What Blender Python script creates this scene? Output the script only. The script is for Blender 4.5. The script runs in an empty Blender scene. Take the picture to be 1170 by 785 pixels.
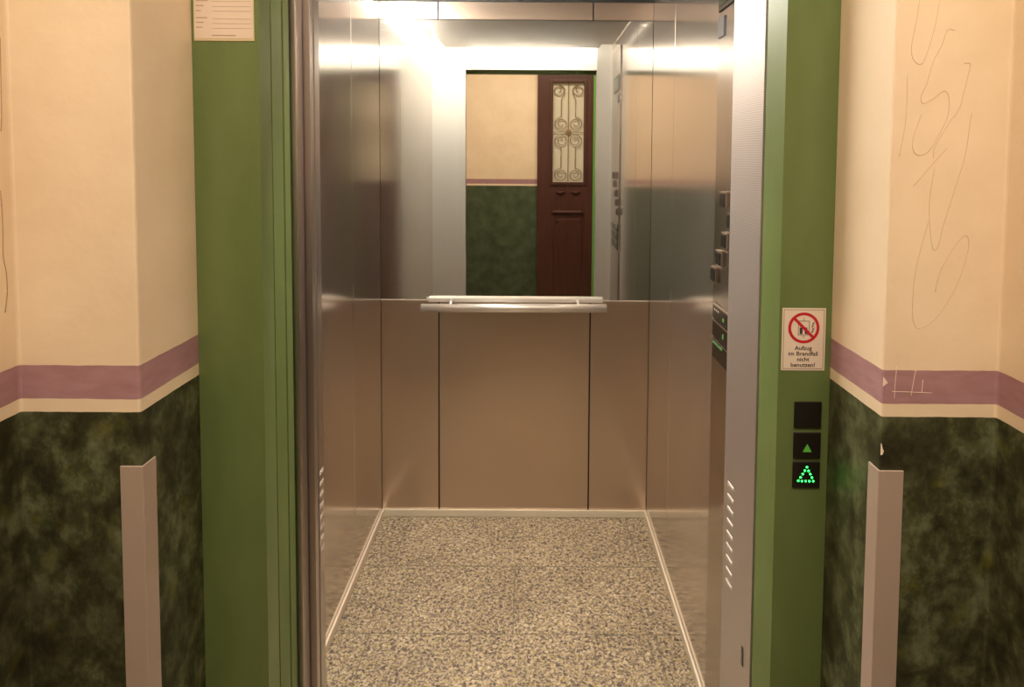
import bpy, bmesh, math, random
from mathutils import Vector, Matrix
random.seed(4)
S = bpy.context.scene
COL = S.collection

# ------------------------------------------------------------------ helpers
def link(name, me, mat=None, parent=None):
    o = bpy.data.objects.new(name, me)
    COL.objects.link(o)
    if mat:
        me.materials.clear(); me.materials.append(mat)
    if parent: o.parent = parent
    return o

class MB:
    def __init__(self): self.bm = bmesh.new()
    def box(self, x0, x1, y0, y1, z0, z1):
        v = [self.bm.verts.new((x, y, z)) for z in (z0, z1) for (x, y) in ((x0, y0), (x1, y0), (x1, y1), (x0, y1))]
        for f in ((3,2,1,0),(4,5,6,7),(0,1,5,4),(1,2,6,5),(2,3,7,6),(3,0,4,7)):
            self.bm.faces.new([v[i] for i in f])
        return self
    def prism(self, pts, z0, z1):                # plan outline, extruded upwards
        a = [self.bm.verts.new((x, y, z0)) for x, y in pts]
        b = [self.bm.verts.new((x, y, z1)) for x, y in pts]
        n = len(pts)
        self.bm.faces.new(a[::-1]); self.bm.faces.new(b)
        for i in range(n):
            j = (i+1) % n
            self.bm.faces.new((a[i], a[j], b[j], b[i]))
        return self
    def front(self, pts, y0, y1):                # outline in the X-Z plane, extruded along Y
        a = [self.bm.verts.new((x, y0, z)) for x, z in pts]
        b = [self.bm.verts.new((x, y1, z)) for x, z in pts]
        n = len(pts)
        self.bm.faces.new(a); self.bm.faces.new(b[::-1])
        for i in range(n):
            j = (i+1) % n
            self.bm.faces.new((a[j], a[i], b[i], b[j]))
        return self
    def tube(self, pts, r, seg=10, sy=1.0, closed=False):
        P = [Vector(p) for p in pts]; n = len(P); rings = []
        up = Vector((0, 0, 1))
        for i, p in enumerate(P):
            t = (P[min(i+1, n-1)] - P[max(i-1, 0)])
            if closed: t = P[(i+1) % n] - P[i-1]
            t.normalize()
            a = t.cross(up)
            if a.length < .05: a = t.cross(Vector((0, 1, 0)))
            a.normalize(); b = a.cross(t).normalized()
            rings.append([self.bm.verts.new(p + a*(r*sy*math.cos(k*2*math.pi/seg)) + b*(r*math.sin(k*2*math.pi/seg))) for k in range(seg)])
        m = n if closed else n-1
        for i in range(m):
            A, B = rings[i], rings[(i+1) % n]
            for k in range(seg):
                self.bm.faces.new((A[k], A[(k+1) % seg], B[(k+1) % seg], B[k]))
        if not closed:
            self.bm.faces.new(rings[0][::-1]); self.bm.faces.new(rings[-1])
        return self
    def ball(self, c, r, ky=1.0):
        bmesh.ops.create_uvsphere(self.bm, u_segments=12, v_segments=8, radius=r, matrix=Matrix.Translation(c) @ Matrix.Diagonal((1, ky, 1, 1)))
        return self
    def bevel(self, w, seg=2):
        bmesh.ops.recalc_face_normals(self.bm, faces=self.bm.faces)
        ed = [e for e in self.bm.edges if len(e.link_faces) == 2 and e.calc_face_angle(0) > .6]
        bmesh.ops.bevel(self.bm, geom=ed, offset=w, segments=seg, affect='EDGES', profile=.6)
        return self
    def build(self, name, mat, parent=None, smooth=False):
        bmesh.ops.recalc_face_normals(self.bm, faces=self.bm.faces)
        me = bpy.data.meshes.new(name); self.bm.to_mesh(me); self.bm.free()
        if smooth:
            for p in me.polygons: p.use_smooth = True
        return link(name, me, mat, parent)

def tag(o, label, cat, group=None):
    o['label'] = label; o['category'] = cat
    if group: o['group'] = group
    return o
def empty(name, loc, label, cat, group=None):
    o = bpy.data.objects.new(name, None); o.location = loc; o.empty_display_size = .05
    COL.objects.link(o)
    return tag(o, label, cat, group)
def own(root, objs=None):
    """children are built in world coordinates; keep them there under a moved root"""
    bpy.context.view_layer.update()
    for o in root.children:
        o.matrix_parent_inverse = root.matrix_world.inverted()
def struct(o):
    o['kind'] = 'structure'; return o

# ------------------------------------------------------------------ materials
def mat(name):
    m = bpy.data.materials.new(name); m.use_nodes = True
    nt = m.node_tree; b = nt.nodes['Principled BSDF']
    return m, nt, b
def simple(name, col, rough=.5, metal=0, emit=None, es=0, spec=.5):
    m, nt, b = mat(name)
    b.inputs['Base Color'].default_value = (*col, 1)
    b.inputs['Roughness'].default_value = rough
    b.inputs['Metallic'].default_value = metal
    b.inputs['Specular IOR Level'].default_value = spec
    if emit:
        b.inputs['Emission Color'].default_value = (*emit, 1)
        b.inputs['Emission Strength'].default_value = es
    return m
def N(nt, t, **k):
    n = nt.nodes.new(t)
    for a, v in k.items(): setattr(n, a, v)
    return n
def ramp(nt, stops, interp='LINEAR'):
    r = N(nt, 'ShaderNodeValToRGB'); cr = r.color_ramp; cr.interpolation = interp
    while len(cr.elements) > 1: cr.elements.remove(cr.elements[-1])
    cr.elements[0].position = stops[0][0]; cr.elements[0].color = (*stops[0][1], 1)
    for p, c in stops[1:]:
        e = cr.elements.new(p); e.color = (*c, 1)
    return r
def noise(nt, vec, scale, detail=3, rough=.5, dist=0):
    n = N(nt, 'ShaderNodeTexNoise')
    n.inputs['Scale'].default_value = scale; n.inputs['Detail'].default_value = detail
    n.inputs['Roughness'].default_value = rough; n.inputs['Distortion'].default_value = dist
    nt.links.new(vec, n.inputs['Vector'])
    return n
def mapping(nt, vec, scale):
    mp = N(nt, 'ShaderNodeMapping'); mp.inputs['Scale'].default_value = scale
    nt.links.new(vec, mp.inputs['Vector']); return mp.outputs[0]
def mixc(nt, fac, a, b, mode='MIX'):
    m = N(nt, 'ShaderNodeMix', data_type='RGBA', blend_type=mode)
    for s, v in ((0, fac), (6, a), (7, b)):
        if isinstance(v, (int, float)): m.inputs[s].default_value = v
        elif isinstance(v, tuple): m.inputs[s].default_value = (*v, 1)
        else: nt.links.new(v, m.inputs[s])
    return m.outputs[2]
def math_(nt, op, a, b=0.0):
    m = N(nt, 'ShaderNodeMath', operation=op)
    for i, v in enumerate((a, b)):
        if isinstance(v, (int, float)): m.inputs[i].default_value = v
        else: nt.links.new(v, m.inputs[i])
    return m.outputs[0]

CREAM = (.80, .60, .38)
def wall_paint(name, off=0.0, dark=1.0, soft=False):
    """hall paint scheme: cream over a mauve band over a cream line over sponged dark green"""
    m, nt, b = mat(name)
    pos = N(nt, 'ShaderNodeNewGeometry').outputs['Position']
    sep = N(nt, 'ShaderNodeSeparateXYZ'); nt.links.new(pos, sep.inputs[0])
    wob = noise(nt, pos, 30, 2).outputs[0]
    z = math_(nt, 'ADD', sep.outputs[2], math_(nt, 'MULTIPLY', math_(nt, 'SUBTRACT', wob, .5), .0025))
    # cream with faint stains
    st = ramp(nt, [(.25, (.74, .58, .395)), (.6, (.82, .66, .47)), (.8, (.84, .68, .49))])
    nt.links.new(noise(nt, pos, 4.5, 5, .6).outputs[0], st.inputs[0])
    # mauve
    mv = ramp(nt, [(.3, (.36, .195, .205)), (.7, (.42, .24, .26))])
    nt.links.new(noise(nt, mapping(nt, pos, (14, 14, 40)), 2, 3).outputs[0], mv.inputs[0])
    # sponged dark green
    g1 = ramp(nt, [(.36, (.028*dark, .028*dark, .013*dark)), (.48, (.058*dark, .062*dark, .026*dark)), (.60, (.120*dark, .130*dark, .064*dark)), (.74, (.180*dark, .192*dark, .110*dark))])
    nt.links.new(noise(nt, mapping(nt, pos, (1, 1, .8)), 27, 6, .68, .1).outputs[0], g1.inputs[0])
    if soft:
        g1 = ramp(nt, [(.2, (.040, .058, .028)), (.8, (.105, .138, .078))])
        nt.links.new(noise(nt, pos, 11, 4, .5).outputs[0], g1.inputs[0])
    yl = ramp(nt, [(.62, (0, 0, 0)), (.74, (1, 1, 1))])
    nt.links.new(noise(nt, pos, 26, 2, .5).outputs[0], yl.inputs[0])
    g2 = mixc(nt, math_(nt, 'MULTIPLY', yl.outputs[0], 0 if soft else .45), g1.outputs[0], (.13, .12, .012))
    dk = ramp(nt, [(.45, (0, 0, 0)), (.6, (1, 1, 1))])
    nt.links.new(noise(nt, pos, 6, 4, .6).outputs[0], dk.inputs[0])
    g3 = mixc(nt, math_(nt, 'MULTIPLY', dk.outputs[0], .2 if soft else .55), g2, (.022, .018, .009))
    c = mixc(nt, math_(nt, 'GREATER_THAN', z, 1.131+off), g3, (.80, .65, .46))
    c = mixc(nt, math_(nt, 'GREATER_THAN', z, 1.150+off), c, mv.outputs[0])
    c = mixc(nt, math_(nt, 'GREATER_THAN', z, 1.199+off), c, st.outputs[0])
    nt.links.new(c, b.inputs['Base Color'])
    lo = math_(nt, 'LESS_THAN', z, 1.131+off)
    nt.links.new(math_(nt, 'SUBTRACT', .6, math_(nt, 'MULTIPLY', lo, .15)), b.inputs['Roughness'])
    b.inputs['Specular IOR Level'].default_value = .3
    bp = N(nt, 'ShaderNodeBump'); bp.inputs['Strength'].default_value = .12; bp.inputs['Distance'].default_value = .01
    nt.links.new(noise(nt, pos, 22, 4).outputs[0], bp.inputs['Height'])
    nt.links.new(bp.outputs[0], b.inputs['Normal'])
    return m

def steel(name, col, r0, r1, brush=(350, 350, 1.2), bump=.02, metal=1.0, plain=False):
    m, nt, b = mat(name)
    pos = N(nt, 'ShaderNodeNewGeometry').outputs['Position']
    nz = noise(nt, mapping(nt, pos, brush), 1, 3).outputs[0]
    big = noise(nt, mapping(nt, pos, (5, 5, 3)), 1, 3).outputs[0]
    rr = ramp(nt, [(.3, (r0,)*3), (.7, (r1,)*3)]); nt.links.new(mixc(nt, .4, nz, big), rr.inputs[0])
    nt.links.new(rr.outputs[0], b.inputs['Roughness'])
    b.inputs['Base Color'].default_value = (*col, 1); b.inputs['Metallic'].default_value = metal
    if plain:                                    # even satin finish: only very broad tonal drift
        nt.links.remove(b.inputs['Roughness'].links[0]); b.inputs['Roughness'].default_value = (r0+r1)/2
        return m
    cr = ramp(nt, [(.3, tuple(c*.96 for c in col)), (.7, col)]); nt.links.new(nz, cr.inputs[0])
    nt.links.new(cr.outputs[0], b.inputs['Base Color'])
    if bump:
        bp = N(nt, 'ShaderNodeBump'); bp.inputs['Strength'].default_value = bump; bp.inputs['Distance'].default_value = .002
        nt.links.new(nz, bp.inputs['Height']); nt.links.new(bp.outputs[0], b.inputs['Normal'])
    return m

M = {}
M['wall'] = wall_paint('hall_wall_paint')
M['wall_rear'] = wall_paint('hall_rear_wall_paint', off=.080, soft=True)
M['side_steel'] = steel('polished_side_steel', (.66, .59, .535), .12, .17, bump=.006, metal=.91)
M['low_steel'] = steel('brushed_lower_steel', (.60, .485, .395), .26, .29, bump=0, plain=True)
M['jamb_steel'] = steel('jamb_steel', (.58, .53, .51), .26, .34, brush=(60, 60, .6), bump=0)
M['front_steel'] = steel('cabin_front_steel', (.80, .78, .74), .38, .45, bump=0, metal=.45)
M['return_steel'] = steel('cabin_return_steel', (.50, .475, .43), .36, .44, bump=0, metal=.6)
M['rail_steel'] = steel('handrail_steel', (.88, .85, .80), .34, .4, brush=(2, 300, 300), bump=0, metal=.85)
M['skirt'] = steel('skirting_aluminium', (.82, .76, .63), .35, .45, brush=(3, 3, 300), bump=0, metal=.6)
M['slot'] = simple('pale_vent_slot', (.60, .52, .45), .5)  # pale colour stands in for light reflecting off the slots
M['plate_steel'] = steel('ceiling_plate_steel', (.34, .305, .275), .40, .46, brush=(300, 2, 2), bump=0)
M['panel_steel'] = steel('control_panel_steel', (.50, .44, .40), .18, .26)
M['mirror'] = simple('mirror_silver', (.86, .87, .84), .0, 1)
M['dark'] = simple('dark_gap', (.012, .010, .009), .7)
M['black'] = simple('black_plastic', (.012, .009, .007), .25)
M['shaft'] = simple('shaft_concrete', (.05, .045, .04), .9)
M['tube'] = simple('lit_tube_glass', (.9, .9, .9), .3, 0, (1, .93, .82), 240)
M['cab_ceiling'] = simple('cabin_ceiling_paint', (.8, .79, .76), .5)
M['ceiling'] = simple('hall_ceiling_paint', (.8, .72, .6), .7)

def green_paint():
    m, nt, b = mat('green_gloss_paint')
    pos = N(nt, 'ShaderNodeNewGeometry').outputs['Position']
    r = ramp(nt, [(.3, (.112, .156, .048)), (.7, (.136, .184, .060))])
    nt.links.new(noise(nt, mapping(nt, pos, (6, 6, 2)), 3, 4).outputs[0], r.inputs[0])
    nt.links.new(r.outputs[0], b.inputs['Base Color'])
    b.inputs['Roughness'].default_value = .38
    bp = N(nt, 'ShaderNodeBump'); bp.inputs['Strength'].default_value = .05; bp.inputs['Distance'].default_value = .004
    nt.links.new(noise(nt, pos, 90, 2).outputs[0], bp.inputs['Height']); nt.links.new(bp.outputs[0], b.inputs['Normal'])
    return m
M['green'] = green_paint()
M['green_rear'] = simple('green_door_post_paint', (.13, .34, .07), .45)

def granite():
    m, nt, b = mat('speckled_granite_tiles')
    pos = N(nt, 'ShaderNodeNewGeometry').outputs['Position']
    sep = N(nt, 'ShaderNodeSeparateXYZ'); nt.links.new(pos, sep.inputs[0])
    n1 = noise(nt, mapping(nt, pos, (1, 1, 1)), 104, 3, .62, .8).outputs[0]
    c1 = ramp(nt, [(.32, (.040, .032, .034)), (.43, (.135, .108, .102)), (.49, (.31, .255, .19)), (.57, (.48, .41, .31)), (.70, (.70, .63, .52))])
    nt.links.new(n1, c1.inputs[0])
    n2 = noise(nt, pos, 70, 2, .5).outputs[0]
    yr = ramp(nt, [(.56, (0,)*3), (.66, (1,)*3)]); nt.links.new(n2, yr.inputs[0])
    c2 = mixc(nt, math_(nt, 'MULTIPLY', yr.outputs[0], .45), c1.outputs[0], (.42, .35, .09))
    n3 = noise(nt, mapping(nt, pos, (1, 1, 1)), 4, 3).outputs[0]
    lr = ramp(nt, [(.3, (.66, .62, .55)), (.7, (.90, .85, .76))]); nt.links.new(n3, lr.inputs[0])
    c3 = mixc(nt, 1.0, c2, lr.outputs[0], 'MULTIPLY')
    # fine joints
    y = math_(nt, 'DIVIDE', math_(nt, 'SUBTRACT', sep.outputs[1], 1.939-3.33), .333)
    fy = math_(nt, 'ABSOLUTE', math_(nt, 'SUBTRACT', math_(nt, 'FRACT', math_(nt, 'ADD', y, .5)), .5))
    jy = math_(nt, 'LESS_THAN', fy, .0070)
    row = math_(nt, 'FLOOR', y)
    x = math_(nt, 'DIVIDE', math_(nt, 'SUBTRACT', sep.outputs[0], -.056-9.0), .9)
    x = math_(nt, 'ADD', x, math_(nt, 'MULTIPLY', math_(nt, 'MODULO', row, 2.0), .5))
    fx = math_(nt, 'ABSOLUTE', math_(nt, 'SUBTRACT', math_(nt, 'FRACT', math_(nt, 'ADD', x, .5)), .5))
    jx = math_(nt, 'LESS_THAN', fx, .0026)
    j = math_(nt, 'MAXIMUM', jy, jx)
    c4 = mixc(nt, math_(nt, 'MULTIPLY', j, .7), c3, (.10, .085, .05))
    nt.links.new(c4, b.inputs['Base Color'])
    b.inputs['Roughness'].default_value = .42
    b.inputs['Specular IOR Level'].default_value = .35
    return m
M['granite'] = granite()

def perforated():
    m, nt, b = mat('dimpled_light_grille_steel')
    pos = N(nt, 'ShaderNodeNewGeometry').outputs['Position']
    sep = N(nt, 'ShaderNodeSeparateXYZ'); nt.links.new(pos, sep.inputs[0])
    sz = math_(nt, 'SINE', math_(nt, 'MULTIPLY', sep.outputs[2], 2*math.pi/.0042))
    sy = math_(nt, 'SINE', math_(nt, 'MULTIPLY', sep.outputs[1], 2*math.pi/.0075))
    h = math_(nt, 'ADD', sz, math_(nt, 'MULTIPLY', sy, .35))
    r = ramp(nt, [(.0, (.42, .375, .35)), (1, (.66, .60, .56))])
    nt.links.new(math_(nt, 'ADD', math_(nt, 'MULTIPLY', h, .3), .5), r.inputs[0])
    nt.links.new(r.outputs[0], b.inputs['Base Color'])
    b.inputs['Metallic'].default_value = .85; b.inputs['Roughness'].default_value = .42
    return m
M['perf'] = perforated()

def wood():
    m, nt, b = mat('dark_red_brown_door_wood')
    pos = N(nt, 'ShaderNodeNewGeometry').outputs['Position']
    r = ramp(nt, [(.3, (.050, .016, .010)), (.7, (.088, .028, .018))])
    nt.links.new(noise(nt, mapping(nt, pos, (40, 40, 2)), 1, 4, .6, 1).outputs[0], r.inputs[0])
    nt.links.new(r.outputs[0], b.inputs['Base Color']); b.inputs['Roughness'].default_value = .35
    return m
M['wood'] = wood()
M['door_glass'] = simple('milky_door_glass', (.60, .55, .42), .3, 0, (1, .88, .6), .03)  # faint emission added so the hall-lit pane looks brighter
M['iron'] = simple('bronzed_iron', (.26, .18, .09), .45, .2)
M['guard'] = simple('corner_guard_plastic', (.42, .325, .26), .45)
M['card'] = simple('printed_card_white', (.74, .62, .50), .5)
M['paper'] = simple('notice_paper', (.72, .58, .46), .35)
M['paper_edge'] = simple('clear_sleeve_edge', (.62, .52, .30), .3)
M['ink'] = simple('black_ink', (.05, .04, .035), .6)
M['faint_ink'] = simple('faded_brown_ink', (.42, .30, .21), .6)
M['red'] = simple('signal_red', (.50, .006, .022), .5)
M['arrow'] = simple('green_arrow_print', (.08, .30, .04), .5, 0, (.12, .6, .06), .15)
M['mark'] = simple('green_key_mark', (.05, .16, .05), .5)
M['led'] = simple('green_led', (.1, .8, .2), .4, 0, (.012, 1.0, .07), 10)
M['pencil'] = simple('pencil_mark', (.64, .49, .32), .8)
M['crack'] = simple('plaster_crack', (.40, .28, .16), .9)
M['chip'] = simple('bare_plaster', (.80, .68, .55), .9)
M['chrome'] = simple('button_chrome', (.72, .68, .63), .25, 1)
M['display'] = simple('display_glass', (.05, .06, .03), .15)

# ------------------------------------------------------------------ hall shell
Z3 = 3.0
b = MB().prism([(-.562, 1.10), (-.562, .9), (-.734, .9), (-.734, .55), (-2.1, .55), (-2.1, 1.10)], 0, Z3).bevel(.004, 2)
wl = struct(b.build('wall_left', M['wall']))
b = MB().prism([(.503, 1.10), (.503, .9), (.667, .9), (.667, .55), (2.1, .55), (2.1, 1.10)], 0, Z3).bevel(.004, 2)
wr = struct(b.build('wall_right', M['wall']))
struct(MB().box(-.562, .503, 1.0, 1.10, 2.22, Z3).build('wall_front', M['wall']))
YR = -1.30
struct(MB().box(-2.1, 2.1, YR-.1, YR, 0, Z3).build('wall_rear', M['wall_rear']))
struct(MB().box(-2.2, -2.1, YR-.1, 1.1, 0, Z3).build('wall_hall_left', M['wall']))
struct(MB().box(2.1, 2.2, YR-.1, 1.1, 0, Z3).build('wall_hall_right', M['wall']))
struct(MB().box(-2.2, 2.2, YR-.1, 1.1, Z3, Z3+.1).build('ceiling', M['ceiling']))
struct(MB().box(-2.2, 2.2, YR-.1, 1.105, -.1, 0).build('floor', M['granite']))

# marks on the hall walls
def ribbon(name, pts, r, m, parent, n=6):
    # smooth the polyline (Catmull-Rom) then sweep a fine tube
    P = [Vector(p) for p in pts]; out = []
    for i in range(len(P)-1):
        p0, p1, p2, p3 = P[max(i-1, 0)], P[i], P[i+1], P[min(i+2, len(P)-1)]
        for k in range(n):
            t = k/n
            out.append(.5*((2*p1)+(p2-p0)*t+(2*p0-5*p1+4*p2-p3)*t*t+(3*p1-p0-3*p2+p3)*t**3))
    out.append(P[-1])
    return MB().tube(out, r, 5).build(name, m, parent, True)
yy = .8998
scrib = [
 [(0.5352,1.7215),(0.5316,1.6912),(0.527,1.6636),(0.5277,1.6442),(0.5365,1.6337),(0.5447,1.6387),(0.5535,1.6665),(0.5594,1.6941),(0.563,1.7216)],
 [(0.5864,1.6805),(0.5753,1.6804),(0.569,1.661),(0.5574,1.6361),(0.5501,1.6082),(0.5424,1.5887),(0.5456,1.5789),(0.5594,1.586),(0.5744,1.5967),(0.5813,1.5861),(0.5806,1.561),(0.5698,1.5357),(0.5552,1.5117),(0.5399,1.5068),(0.5329,1.5186),(0.5346,1.5355),(0.5434,1.5635)],
 [(0.6009,1.6349),(0.6093,1.6341),(0.6064,1.6169),(0.6024,1.5974),(0.5964,1.5722),(0.5832,1.5526),(0.5648,1.5188),(0.5626,1.5033)],
 [(0.5217,1.6192),(0.5228,1.5718),(0.5203,1.541),(0.5146,1.5044)],
 [(0.6144,1.5665),(0.6126,1.5548),(0.6075,1.508),(0.5953,1.4609),(0.5808,1.4087),(0.5749,1.3802),(0.568,1.373),(0.5623,1.3991),(0.5597,1.4418),(0.565,1.4889)],
 [(0.5594,1.4133),(0.5492,1.3705),(0.5426,1.3322),(0.5413,1.289),(0.5451,1.265),(0.5557,1.2612),(0.5788,1.2796),(0.6032,1.323),(0.6157,1.3661),(0.6173,1.3852),(0.6112,1.3932),(0.5963,1.3755),(0.5787,1.342),(0.5727,1.3133)],
 [(0.5813,1.5163),(0.561,1.4936),(0.5363,1.4629)]]
for L in scrib:
    ribbon('pencil_scribble', [(x, yy, z) for x, z in L], .00036, M['pencil'], wr)
for L in ([(.522, 1.205), (.5205, 1.18), (.520, 1.157)], [(.516, 1.168), (.545, 1.1672), (.574, 1.166)], [(.549, 1.199), (.546, 1.178), (.544, 1.162)], [(.560, 1.185), (.559, 1.166)]):
    ribbon('paint_scratch', [(x, yy, z) for x, z in L], .00045, M['chip'], wr)
MB().front([(.5035, 1.189), (.5095, 1.181), (.5035, 1.1755)], .8988, .9005).build('paint_chip', M['chip'], wr)
MB().front([(.5034, 1.092), (.5048, 1.086), (.5070, 1.081), (.5055, 1.0765), (.5035, 1.075)], .8984, .9005).build('paint_chip', M['chip'], wr)
ribbon('plaster_crack', [(-.7338, .888, 1.66), (-.7338, .8865, 1.60), (-.7338, .8855, 1.556), (-.7338, .8835, 1.532)], .00055, M['crack'], wl)
ribbon('plaster_crack', [(-.7338, .879, 1.45), (-.7338, .8805, 1.40), (-.7338, .8795, 1.36), (-.7338, .8835, 1.335), (-.7338, .8838, 1.307), (-.7338, .879, 1.28)], .0007, M['crack'], wl)

# ------------------------------------------------------------------ corner guards
def guard(side):
    if side < 0: outline = [(-.592, .8965), (-.5585, .8965), (-.5585, .929), (-.5615, .929), (-.5615, .8995), (-.592, .8995)]
    else:        outline = [(.536, .8965), (.4995, .8965), (.4995, .926), (.5025, .926), (.5025, .8995), (.536, .8995)]
    return MB().prism(outline, .02, 1.053).bevel(.0008, 1).build('corner_guard', M['guard'])
tag(guard(-1), 'tall beige corner guard on the plain wall corner, away from the call buttons', 'corner guard')
tag(guard(1), 'tall beige corner guard next to the call buttons, chipped plaster above it', 'corner guard')

# ------------------------------------------------------------------ green landing door frame
fr = empty('elevator_door_frame', (-.02, 1.06, 0), 'green painted steel elevator door frame around the open doorway', 'door frame')
lp = [(-.5615, 1.06), (-.452, 1.06), (-.451, 1.104), (-.456, 1.105), (-.456, 1.108), (-.4512, 1.109), (-.4437, 1.135), (-.449, 1.136), (-.449, 1.139), (-.4428, 1.140), (-.4397, 1.158), (-.50, 1.158), (-.50, 1.098), (-.5615, 1.098)]
MB().prism(lp, 0, 2.22).build('frame_post', M['green'], fr)
rp = [(.415, 1.06), (.5025, 1.06), (.5025, 1.098), (.45, 1.098), (.45, 1.106), (.400, 1.106)]
MB().prism(rp, 0, 2.22).build('frame_post', M['green'], fr)
MB().box(-.4515, .4145, 1.062, 1.10, 2.03, 2.22).build('header', M['green'], fr)
own(fr)
# sliding leaves pushed back into the pocket
tag(MB().box(-.86, -.43, 1.166, 1.1995, .012, 2.12).bevel(.0025, 2).build('landing_door_leaf', M['jamb_steel']),
    'slid-open steel landing door leaf, its edge showing just behind the grooved green post', 'elevator door')
tag(MB().box(-.90, -.4178, 1.2035, 1.2215, .012, 2.12).bevel(.0015, 2).build('car_door_leaf', M['jamb_steel']),
    'slid-open steel cabin door leaf, edge showing between landing leaf and cabin interior', 'elevator door')
tag(MB().box(-.45, .40, 1.108, 1.16, -.02, .0).build('door_sill', M['skirt']), 'aluminium sill under the open elevator doorway', 'sill')

# ------------------------------------------------------------------ elevator cabin shell
XL, XR, YB, YF = -.623, .481, 2.60, 1.25
struct(MB().box(XL-.04, XR+.04, 1.165, YB+.04, -.1, -.001).build('floor_cabin', M['granite']))
wcl = struct(MB().box(XL-.04, XL-.006, YF, YB+.04, 0, 2.34).build('wall_cabin_left', M['dark']))
wcr = struct(MB().box(XR+.006, XR+.04, YF, YB+.04, 0, 2.34).build('wall_cabin_right', M['dark']))
wcb = struct(MB().box(XL-.006, XR+.006, YB+.006, YB+.04, 0, 2.34).build('wall_cabin_back', M['dark']))
struct(MB().box(XL-.04, XR+.04, 1.224, YB+.04, 2.34, 2.38).build('ceiling_cabin', M['cab_ceiling']))
def panel(x0, x1, y0, y1, z0, z1, m, parent, w=.0015):
    return MB().box(x0, x1, y0, y1, z0, z1).bevel(w, 2).build('steel_panel', m, parent)
for x0, x1, w in ((XL-.006, XL, wcl), (XR, XR+.006, wcr)):
    s = 2.2
    panel(x0, x1, YF, s-.0015, .02, 2.335, M['side_steel'], w)
    panel(x0, x1, s+.0015, YB-.0005, .02, 2.335, M['side_steel'], w)
ZM0, ZM1, ZT = .913, 2.05, 2.122
sl, sr = -.3845, .2385
for a, c in ((XL+.001, sl-.0028), (sl+.0028, sr-.0028), (sr+.0028, XR-.001)):
    panel(a, c, YB, YB+.006, .02, ZM0-.002, M['low_steel'], wcb)
    panel(a, c, YB, YB+.006, ZM1+.002, ZT, M['low_steel'], wcb)
mi = MB().box(XL+.001, XR-.001, YB+.0005, YB+.006, ZM0, ZM1).build('mirror', M['mirror'])
tag(mi, 'wide wall mirror above the handrail on the cabin back wall', 'mirror')
MB().box(XL+.001, XR-.001, YB-.002, YB+.002, ZM0-.002, ZM0+.001).build('mirror_edge', M['rail_steel'], mi)
# cabin front: returns, jambs, lintel
wcf = struct(MB().box(-.4175, .3877, 1.224, YF, 2.037, 2.338).build('wall_cabin_front', M['front_steel']))
MB().box(XL-.006, -.4172, 1.2245, YF, .0, 2.338).bevel(.001, 1).build('return_panel', M['return_steel'], wcf)
MB().prism([(.3877, 1.236), (.3877, YF), (XR+.006, YF), (XR+.006, 1.236)], 0, 2.338).bevel(.001, 1).build('return_panel', M['return_steel'], wcf)
jm = MB().prism([(.398, 1.112), (.3877, 1.235), (.3872, 1.2505), (.3882, 1.2505), (.392, 1.235), (.430, 1.2345), (.430, 1.112)], .0, 2.036).build('light_grille_jamb', M['perf'], wcf)
jm['label'] = 'dimpled light grey steel strip'
MB().box(-.4172, -.4166, 1.2242, 1.2504, 0, 2.036).build('jamb_edge', M['jamb_steel'], wcf)
def slot_r(z):
    f = lambda y: .398 - (y-1.112)*.0103/.123
    y0, y1 = 1.200, 1.229
    return MB().prism([(f(y0)-.0012, y0), (f(y1)-.0012, y1), (f(y1)+.004, y1), (f(y0)+.004, y0)], z-.0038, z+.0038).bevel(.001, 1).build('vent_slot', M['slot'], wcf)
for k in range(9): slot_r(.862 - k*.0247)
for k in range(8): MB().box(-.4185, -.4160, 1.2265, 1.248, .871-k*.0225, .879-k*.0225).bevel(.0006, 1).build('vent_slot', M['slot'], wcf)
MB().box(.3945, .3985, 1.140, 1.149, .556, .592).build('latch_slot', M['black'], wcf)
# skirtings
for nm, bx in (('baseboard_back', (XL+.008, XR-.008, YB-.009, YB-.001, 0, .030)),
               ('baseboard_left', (XL+.0003, XL+.009, YF+.03, YB-.001, 0, .030)),
               ('baseboard_right', (XR-.009, XR-.0003, YF+.03, YB-.001, 0, .030))):
    struct(MB().box(*bx).bevel(.0025, 2).build(nm, M['skirt']))

# ------------------------------------------------------------------ handrail
hr = empty('handrail', (-.07, 2.58, .895), 'horizontal brushed steel handrail tube below the mirror', 'handrail')
MB().tube([(-.446, 2.535, .894), (.297, 2.535, .897)], .0175, 24, .8).build('rail_tube', M['rail_steel'], hr, True)
MB().box(-.425, .288, 2.578, 2.5995, .9085, .926).bevel(.002, 2).build('wall_bar', M['rail_steel'], hr)
for x in (-.33, .185):
    MB().tube([(x, 2.58, .914), (x, 2.556, .914), (x, 2.54, .904)], .006, 10).build('bracket', M['rail_steel'], hr, True)
own(hr)

# ------------------------------------------------------------------ cabin ceiling plate and tubes
cp = empty('ceiling_light_panel', (-.07, 1.95, 2.16), 'suspended steel light panel under the cabin ceiling, lit along its edges', 'ceiling light')
MB().box(-.532, .392, 1.335, 2.50, 2.157, 2.175).bevel(.002, 2).build('panel_plate', M['plate_steel'], cp)
MB().box(.396, .474, 1.34, 2.55, 2.178, 2.19).build('closing_strip', M['plate_steel'], cp)  # strip closing the right gap, added as a baffle against the light
for x in (-.40, .26):
    for y in (1.6, 2.25):
        MB().tube([(x, y, 2.174), (x, y, 2.345)], .006, 8).build('hanger_rod', M['rail_steel'], cp)
MB().tube([(-.578, 1.40, 2.135), (-.578, 2.50, 2.135)], .012, 12).build('light_tube', M['tube'], cp, True)
MB().tube([(-.42, 1.295, 2.215), (.30, 1.295, 2.215)], .009, 12).build('light_tube', M['tube'], cp, True)
own(cp)

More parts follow.
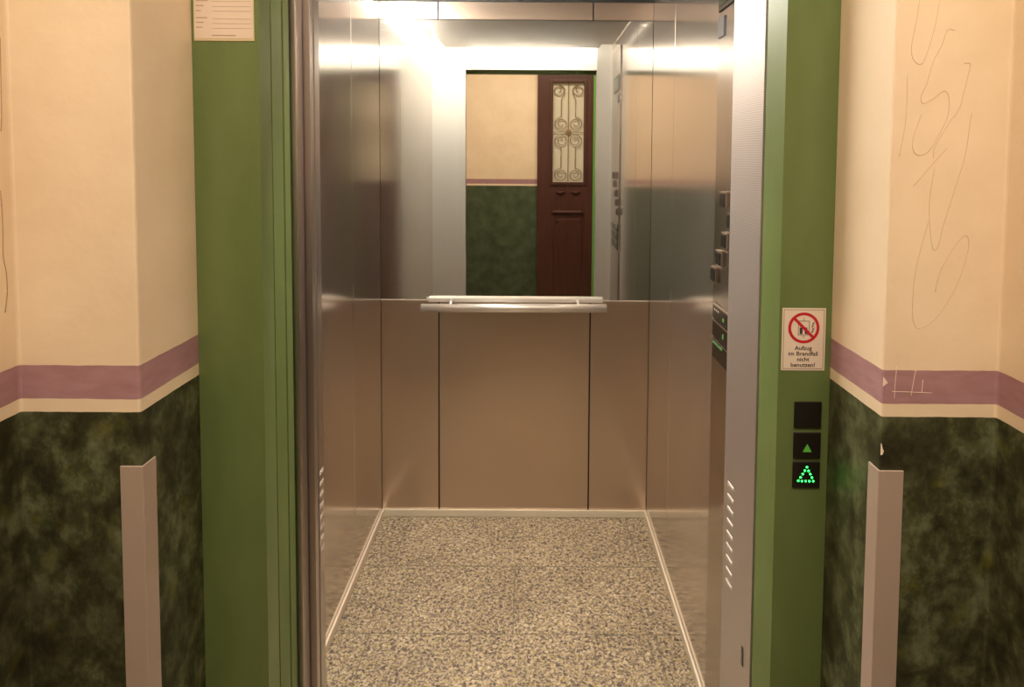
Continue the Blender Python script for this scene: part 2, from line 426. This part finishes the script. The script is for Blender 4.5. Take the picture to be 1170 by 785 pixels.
# ------------------------------------------------------------------ control panel on the right cabin wall
cn = empty('control_panel', (XR, 1.5, 1.1), 'tall steel elevator control panel with square buttons on the cabin side wall', 'control panel')
XP = XR-.006
MB().box(XP, XR-.0002, 1.34, 1.665, .034, 2.12).bevel(.0015, 2).build('face_plate', M['panel_steel'], cn)
def btn(y, z):
    q = MB().box(XP-.009, XP+.001, y-.022, y+.022, z-.020, z+.020).bevel(.003, 2).build('button', M['panel_steel'], cn)
    MB().box(XP-.0105, XP-.008, y-.018, y+.018, z-.017, z+.014).bevel(.0006, 1).build('button_face', M['black'], q)
for y, z in ((1.640, 1.201), (1.594, 1.250), (1.553, 1.300), (1.508, 1.352), (1.568, 1.400), (1.46, 1.400)): btn(y, z)
def plate(z0, z1, nm, y0=1.40, y1=1.650):
    q = MB().box(XP-.004, XP+.001, y0, y1, z0, z1).bevel(.001, 1).build(nm, M['black'], cn)
    MB().box(XP-.0065, XP-.002, y0, y1, z1-.0005, z1+.004).build('plate_rim', M['chrome'], q)
    return q
q = plate(1.088, 1.124, 'key_plate')
for y in (1.60, 1.615, 1.63): MB().box(XP-.0046, XP-.003, y-.003, y+.003, 1.110, 1.114).build('key_mark', M['card'], q)
MB().box(XP-.0046, XP-.003, 1.55, 1.562, 1.096, 1.106).build('green_mark', M['mark'], q)
q = plate(1.040, 1.082, 'key_plate')
MB().box(XP-.0046, XP-.003, 1.55, 1.562, 1.054, 1.066).build('green_mark', M['mark'], q)
q = plate(.985, 1.034, 'key_plate')
MB().box(XP-.0046, XP-.003, 1.56, 1.645, 1.022, 1.028).build('green_mark', M['mark'], q)
q = MB().box(XP-.004, XP+.001, 1.42, 1.655, 1.872, 1.965).bevel(.0015, 1).build('display', M['black'], cn)
MB().box(XP-.005, XP-.003, 1.44, 1.640, 1.885, 1.953).build('display_glass', M['display'], q)
MB().box(XP-.004, XP+.001, 1.605, 1.655, 1.806, 1.856).bevel(.001, 1).build('sensor_window', simple('grey_sensor', (.06, .055, .06), .6), cn)
own(cn)

# ------------------------------------------------------------------ landing call buttons
YP = 1.06
def square(name, zc, label, cat, m=M['black']):
    e = empty(name, (.4665, YP, zc), label, cat, None)
    MB().box(.4435, .4895, YP-.003, YP, zc-.0228, zc+.0228).bevel(.0008, 1).build('cover', m, e)  # one solid black cover square, not an open frame
    return e
e = square('floor_display', 1.0685, 'blank black square display, topmost above the call button', 'display'); own(e)
e = square('call_button', 1.0155, 'black square call button with solid green up arrow', 'button')
MB().front([(.4590, 1.0050), (.4740, 1.0050), (.4665, 1.0190)], YP-.0036, YP-.0025).build('arrow', M['arrow'], e); own(e)
e = square('direction_indicator', .965, 'black square indicator with lit dotted green arrow under the call button', 'indicator')
sx = .046/187
for px, py in ((205,548),(191,573),(217,575),(178,597),(229,597),(163,621),(241,622),(148,645),(173,647),(199,647),(224,647),(252,647)):
    MB().ball((.4665+(px-203)*sx, YP-.0032, .965-(py-604)*sx), .0017, .5).build('led_dot', M['led'], e, True)
own(e)

# ------------------------------------------------------------------ fire sign
def text(s, size, x, z, y, m, parent, name='lettering', align='CENTER', sx=1.0):
    c = bpy.data.curves.new(name, 'FONT'); c.body = s; c.size = size; c.align_x = align; c.extrude = .00012; c.offset = size*.012
    o = bpy.data.objects.new(name, c); COL.objects.link(o)
    bpy.context.view_layer.update()
    me = bpy.data.meshes.new_from_object(o.evaluated_get(bpy.context.evaluated_depsgraph_get()))
    bpy.data.objects.remove(o)
    me.transform(Matrix.Translation((x, y, z)) @ Matrix.Rotation(math.pi/2, 4, 'X') @ Matrix.Diagonal((sx, 1, 1, 1)))
    return link(name, me, m, parent)
sg = empty('fire_notice_sign', (.4555, YP, 1.197), 'small white sticker with red prohibition ring and German fire warning', 'sign')
X0, X1, ZB, ZU = .4195, .4925, 1.1445, 1.2505
YS = YP-.0008
MB().box(X0, X1, YS, YP, ZB, ZU).build('card', M['card'], sg)
q = MB()
i = .0026; w = .0006
for a in ((X0+i, X1-i, ZU-i-w, ZU-i), (X0+i, X1-i, ZB+i, ZB+i+w), (X0+i, X0+i+w, ZB+i, ZU-i), (X1-i-w, X1-i, ZB+i, ZU-i)):
    q.box(a[0], a[1], YS-.0002, YS, a[2], a[3])
q.build('border_line', M['ink'], sg)
cx, cz = .4560, 1.2170
Ro, Ri = .0262, .0215
q = MB()
n = 48
for k in range(n):
    a0, a1 = 2*math.pi*k/n, 2*math.pi*(k+1)/n
    q.front([(cx+Ri*math.cos(a0), cz+Ri*math.sin(a0)), (cx+Ro*math.cos(a0), cz+Ro*math.sin(a0)), (cx+Ro*math.cos(a1), cz+Ro*math.sin(a1)), (cx+Ri*math.cos(a1), cz+Ri*math.sin(a1))], YS-.0003, YS)
q.build('prohibition_ring', M['red'], sg)
d = .0023; u = .0158
MB().front([(cx-u-d*.7, cz+u-d*.7), (cx+u-d*.7, cz-u-d*.7), (cx+u+d*.7, cz-u+d*.7), (cx-u+d*.7, cz+u+d*.7)], YS-.0006, YS-.0003).build('prohibition_bar', M['red'], sg)
q = MB()
bx0, bx1, bz0, bz1, t = cx-.0095, cx+.0095, cz-.0125, cz+.0120, .0008
for a in ((bx0, bx1, bz1-t, bz1), (bx0, bx1, bz0, bz0+t), (bx0, bx0+t, bz0, bz1), (bx1-t, bx1, bz0, bz1), (cx-.0004, cx+.0004, bz1, bz1+.005), (cx-.0004, cx+.0004, bz0-.005, bz0)):
    q.box(a[0], a[1], YS-.00025, YS, a[2], a[3])
for fx, fh in ((cx-.0045, .0165), (cx+.0042, .0125)):
    q.front([(fx-.0022, bz0+.002), (fx+.0022, bz0+.002), (fx+.0026, bz0+fh*.78), (fx-.0026, bz0+fh*.78)], YS-.00025, YS)
    q.front([(fx+.0018*math.cos(k*math.pi/5), bz0+fh*.93+.0018*math.sin(k*math.pi/5)) for k in range(10)], YS-.00025, YS)
for k in range(4):
    ox, oz = cx+.0125+.0012*(k % 2), cz-.0085+k*.0046
    q.front([(ox, oz), (ox+.0028, oz+.0015), (ox+.0046, oz+.0055), (ox+.0030, oz+.0040), (ox+.0010, oz+.0030)], YS-.00025, YS)
q.build('pictogram', M['ink'], sg)
for k, s_ in enumerate(('Aufzug', 'im Brandfall', 'nicht', 'benutzen!')):
    text(s_, .0098, cx, 1.1795-k*.0096, YS-.0002, M['ink'], sg, sx=1.07)
own(sg)

# ------------------------------------------------------------------ paper notice, upper left
nt_ = empty('paper_notice', (-.508, YP, 1.76), 'pale paper form notice with ruled lines taped high on the green frame', 'notice')
MB().box(-.5575, -.4585, YP-.0012, YP, 1.6875, 1.835).bevel(.0008, 1).build('clear_sleeve', M['paper_edge'], nt_)  # the notice's clear sleeve, a full piece lying behind the paper
MB().box(-.5560, -.4605, YP-.0017, YP-.0010, 1.6915, 1.832).build('sheet', M['paper'], nt_)
k0 = .0985/885.0
q = MB()
for z_ in (50, 124, 190, 304, 370, 440):
    zz = 1.688 + (620-z_)*k0
    q.box(-.5260, -.4625, YP-.0019, YP-.0016, zz-.0003, zz+.0003)
q.build('ruled_lines', M['faint_ink'], nt_)
q = MB()
for z_, ln in ((38, 180), (110, 115), (184, 75), (286, 165), (354, 115), (424, 95)):
    zz = 1.688 + (620-z_)*k0
    q.box(-.5530, -.5530+ln*k0, YP-.0019, YP-.0016, zz-.0007, zz+.0007)
q.box(-.5575+270*k0, -.5575+620*k0, YP-.0019, YP-.0016, 1.688+70*k0, 1.688+84*k0)
for r_ in range(4): q.box(-.548, -.468-.006*(r_ % 2), YP-.0019, YP-.0016, 1.776+r_*.012, 1.7775+r_*.012)
q.build('faded_print', M['faint_ink'], nt_)
own(nt_)

# ------------------------------------------------------------------ old wooden door in the rear hall wall (seen in the mirror)
d1 = bpy.data.objects.new('door_1', None); COL.objects.link(d1); struct(d1)
d1.location = (.32, YR, 0)
ya, yb = YR, YR+.045
D0, D1, G0, G1, GB, GT = .041, .600, .197, .508, 1.253, 2.251
q = MB()
q.box(D0, G0, ya, yb, 0, 2.355); q.box(G1, D1, ya, yb, 0, 2.355)
q.box(G0, G1, ya, yb, GT, 2.355); q.box(G0, G1, ya, yb, 0, GB)
q.build('door_leaf', M['wood'], d1)
q = MB()
for a in ((G0-.03, G0, GB-.03, GT+.03), (G1, G1+.03, GB-.03, GT+.03), (G0, G1, GT, GT+.03), (G0, G1, GB-.03, GB)):
    q.box(a[0], a[1], yb, yb+.016, a[2], a[3])
q.bevel(.005, 2).build('glazing_bead', M['wood'], d1)
MB().box(G0, G1, ya+.008, ya+.016, GB, GT).build('door_glass', M['door_glass'], d1)
# carved mouldings
gx = (G0+G1)/2
MB().front([(gx-.18, .93), (gx+.18, .93), (gx+.145, .968), (gx-.145, .968)], yb, yb+.03).bevel(.016, 1).build('moulding', M['wood'], d1)
for s_ in (-1, 1):
    c_ = gx+s_*.078
    MB().front([(c_-.062, 1.165), (c_+.062, 1.165), (c_+.02, 1.128), (c_-.02, 1.128)], yb, yb+.022).bevel(.012, 1).build('moulding', M['wood'], d1)
MB().front([(gx-.145, .10), (gx+.145, .10), (gx+.145, .80), (gx+.09, .84), (gx+.13, .875), (gx-.13, .875), (gx-.09, .84), (gx-.145, .80)], yb, yb+.014).bevel(.004, 2).build('moulding', M['wood'], d1)
# wrought iron scrolls
q = MB(); yi = yb-.010; R_ = .0042
def bar(p): q.tube([(x, yi, z) for x, z in p], R_, 6)
def scroll(x, z, r0, sgn, up, turns=1.6):
    pts = []
    for k in range(29):
        t = k/28; a = math.pi/2*up + sgn*t*turns*2*math.pi; rr = r0*(1-.78*t**1.6)
        pts.append((x+rr*math.cos(a), z+rr*math.sin(a)))
    bar(pts); return pts[0]
zc = GB+(GT-GB)*.505
bar([(gx, GB+.005), (gx, GT-.005)])
bar([(G0+.005, zc), (G1-.005, zc)])
for s_ in (-1, 1):
    sxp = gx+s_*.072
    scroll(gx+s_*.100, GT-.075, .058, s_, 1, 1.5)
    scroll(sxp, zc+.085, .066, -s_, 1, 1.7)
    scroll(sxp, zc-.085, .066, s_, -1, 1.7)
    scroll(sxp, GB+.075, .066, -s_, 1, 1.7)
    bar([(gx+s_*.100, GT-.017), (gx+s_*.04, GT-.06), (gx+s_*.04, GT-.10), (sxp, GT-.17), (sxp, zc+.15)])
    bar([(sxp, zc-.15), (sxp, GB+.14)])
for k in range(8):
    a = k*math.pi/4
    q.ball((gx+.020*math.cos(a), yi, zc+.020*math.sin(a)), .012, .6)
q.ball((gx, yi+.004, zc), .014, .7)
q.build('iron_grille', M['iron'], d1)
MB().box(D1+.002, D1+.045, YR, YR+.06, 0, 2.42).build('door_post', M['green_rear'], d1)
MB().box(D0-.02, D1+.045, YR, YR+.05, 2.358, 2.42).build('door_head', M['wood'], d1)
own(d1)
d2 = bpy.data.objects.new('added_door', None); COL.objects.link(d2); struct(d2); d2.location = (.95, YR, 0)  # added door out of direct view, gives the left steel wall its dark reflection
MB().box(.66, 1.30, ya, yb, 0, 2.40).bevel(.004, 1).build('door_leaf', M['wood'], d2)
for z0, z1 in ((.15, .85), (1.0, 1.5), (1.65, 2.25)):
    MB().box(.76, 1.20, yb, yb+.014, z0, z1).bevel(.005, 2).build('moulding', M['wood'], d2)
own(d2)

# ------------------------------------------------------------------ lights
def area(name, loc, rot, size, energy, col, sy=None):
    l = bpy.data.lights.new(name, 'AREA'); l.energy = energy; l.color = col; l.size = size
    if sy: l.shape = 'RECTANGLE'; l.size_y = sy
    o = bpy.data.objects.new(name, l); o.location = loc; o.rotation_euler = rot; COL.objects.link(o); return o
def point(name, loc, energy, col, r):
    l = bpy.data.lights.new(name, 'POINT'); l.energy = energy; l.color = col; l.shadow_soft_size = r
    o = bpy.data.objects.new(name, l); o.location = loc; COL.objects.link(o); return o
WARM = (1, .86, .69)
area('hall_ceiling_lamp', (-.03, -.10, 2.90), (0, 0, 0), 1.7, 50, WARM, .6)
area('cabin_gap_lamp', (-.05, 1.30, 2.30), (0, 0, 0), .7, 14, (1, .92, .80), .04)
W = bpy.data.worlds.new('world'); S.world = W; W.use_nodes = True
W.node_tree.nodes['Background'].inputs[0].default_value = (1, .75, .45, 1)
W.node_tree.nodes['Background'].inputs[1].default_value = .02

# ------------------------------------------------------------------ camera
F, PX, PY, TH, RO = 730., 609., 218., math.radians(2.985), .006
c = bpy.data.cameras.new('camera'); c.sensor_width = 36; c.lens = F/1170*36; c.clip_start = .02
c.shift_x = -(PX-585)/1170; c.shift_y = -(392.5-PY)/1170
o = bpy.data.objects.new('camera', c); COL.objects.link(o)
f = Vector((0, math.cos(TH), -math.sin(TH))); r = Vector((1, 0, 0)); u = r.cross(f)
r2 = r*math.cos(RO)+u*math.sin(RO); u2 = u*math.cos(RO)-r*math.sin(RO)
mw = Matrix((r2, u2, -f)).transposed().to_4x4(); mw.translation = (0, 0, 1.5)
o.matrix_world = mw
S.camera = o
S.view_settings.view_transform = 'Standard'
S.view_settings.look = 'None'
S.view_settings.exposure = 0.0
S.cycles.max_bounces = 14; S.cycles.glossy_bounces = 10; S.cycles.diffuse_bounces = 5
S.cycles.use_adaptive_sampling = False; S.cycles.blur_glossy = 1.0; S.cycles.sample_clamp_indirect = 7; S.cycles.use_denoising = True
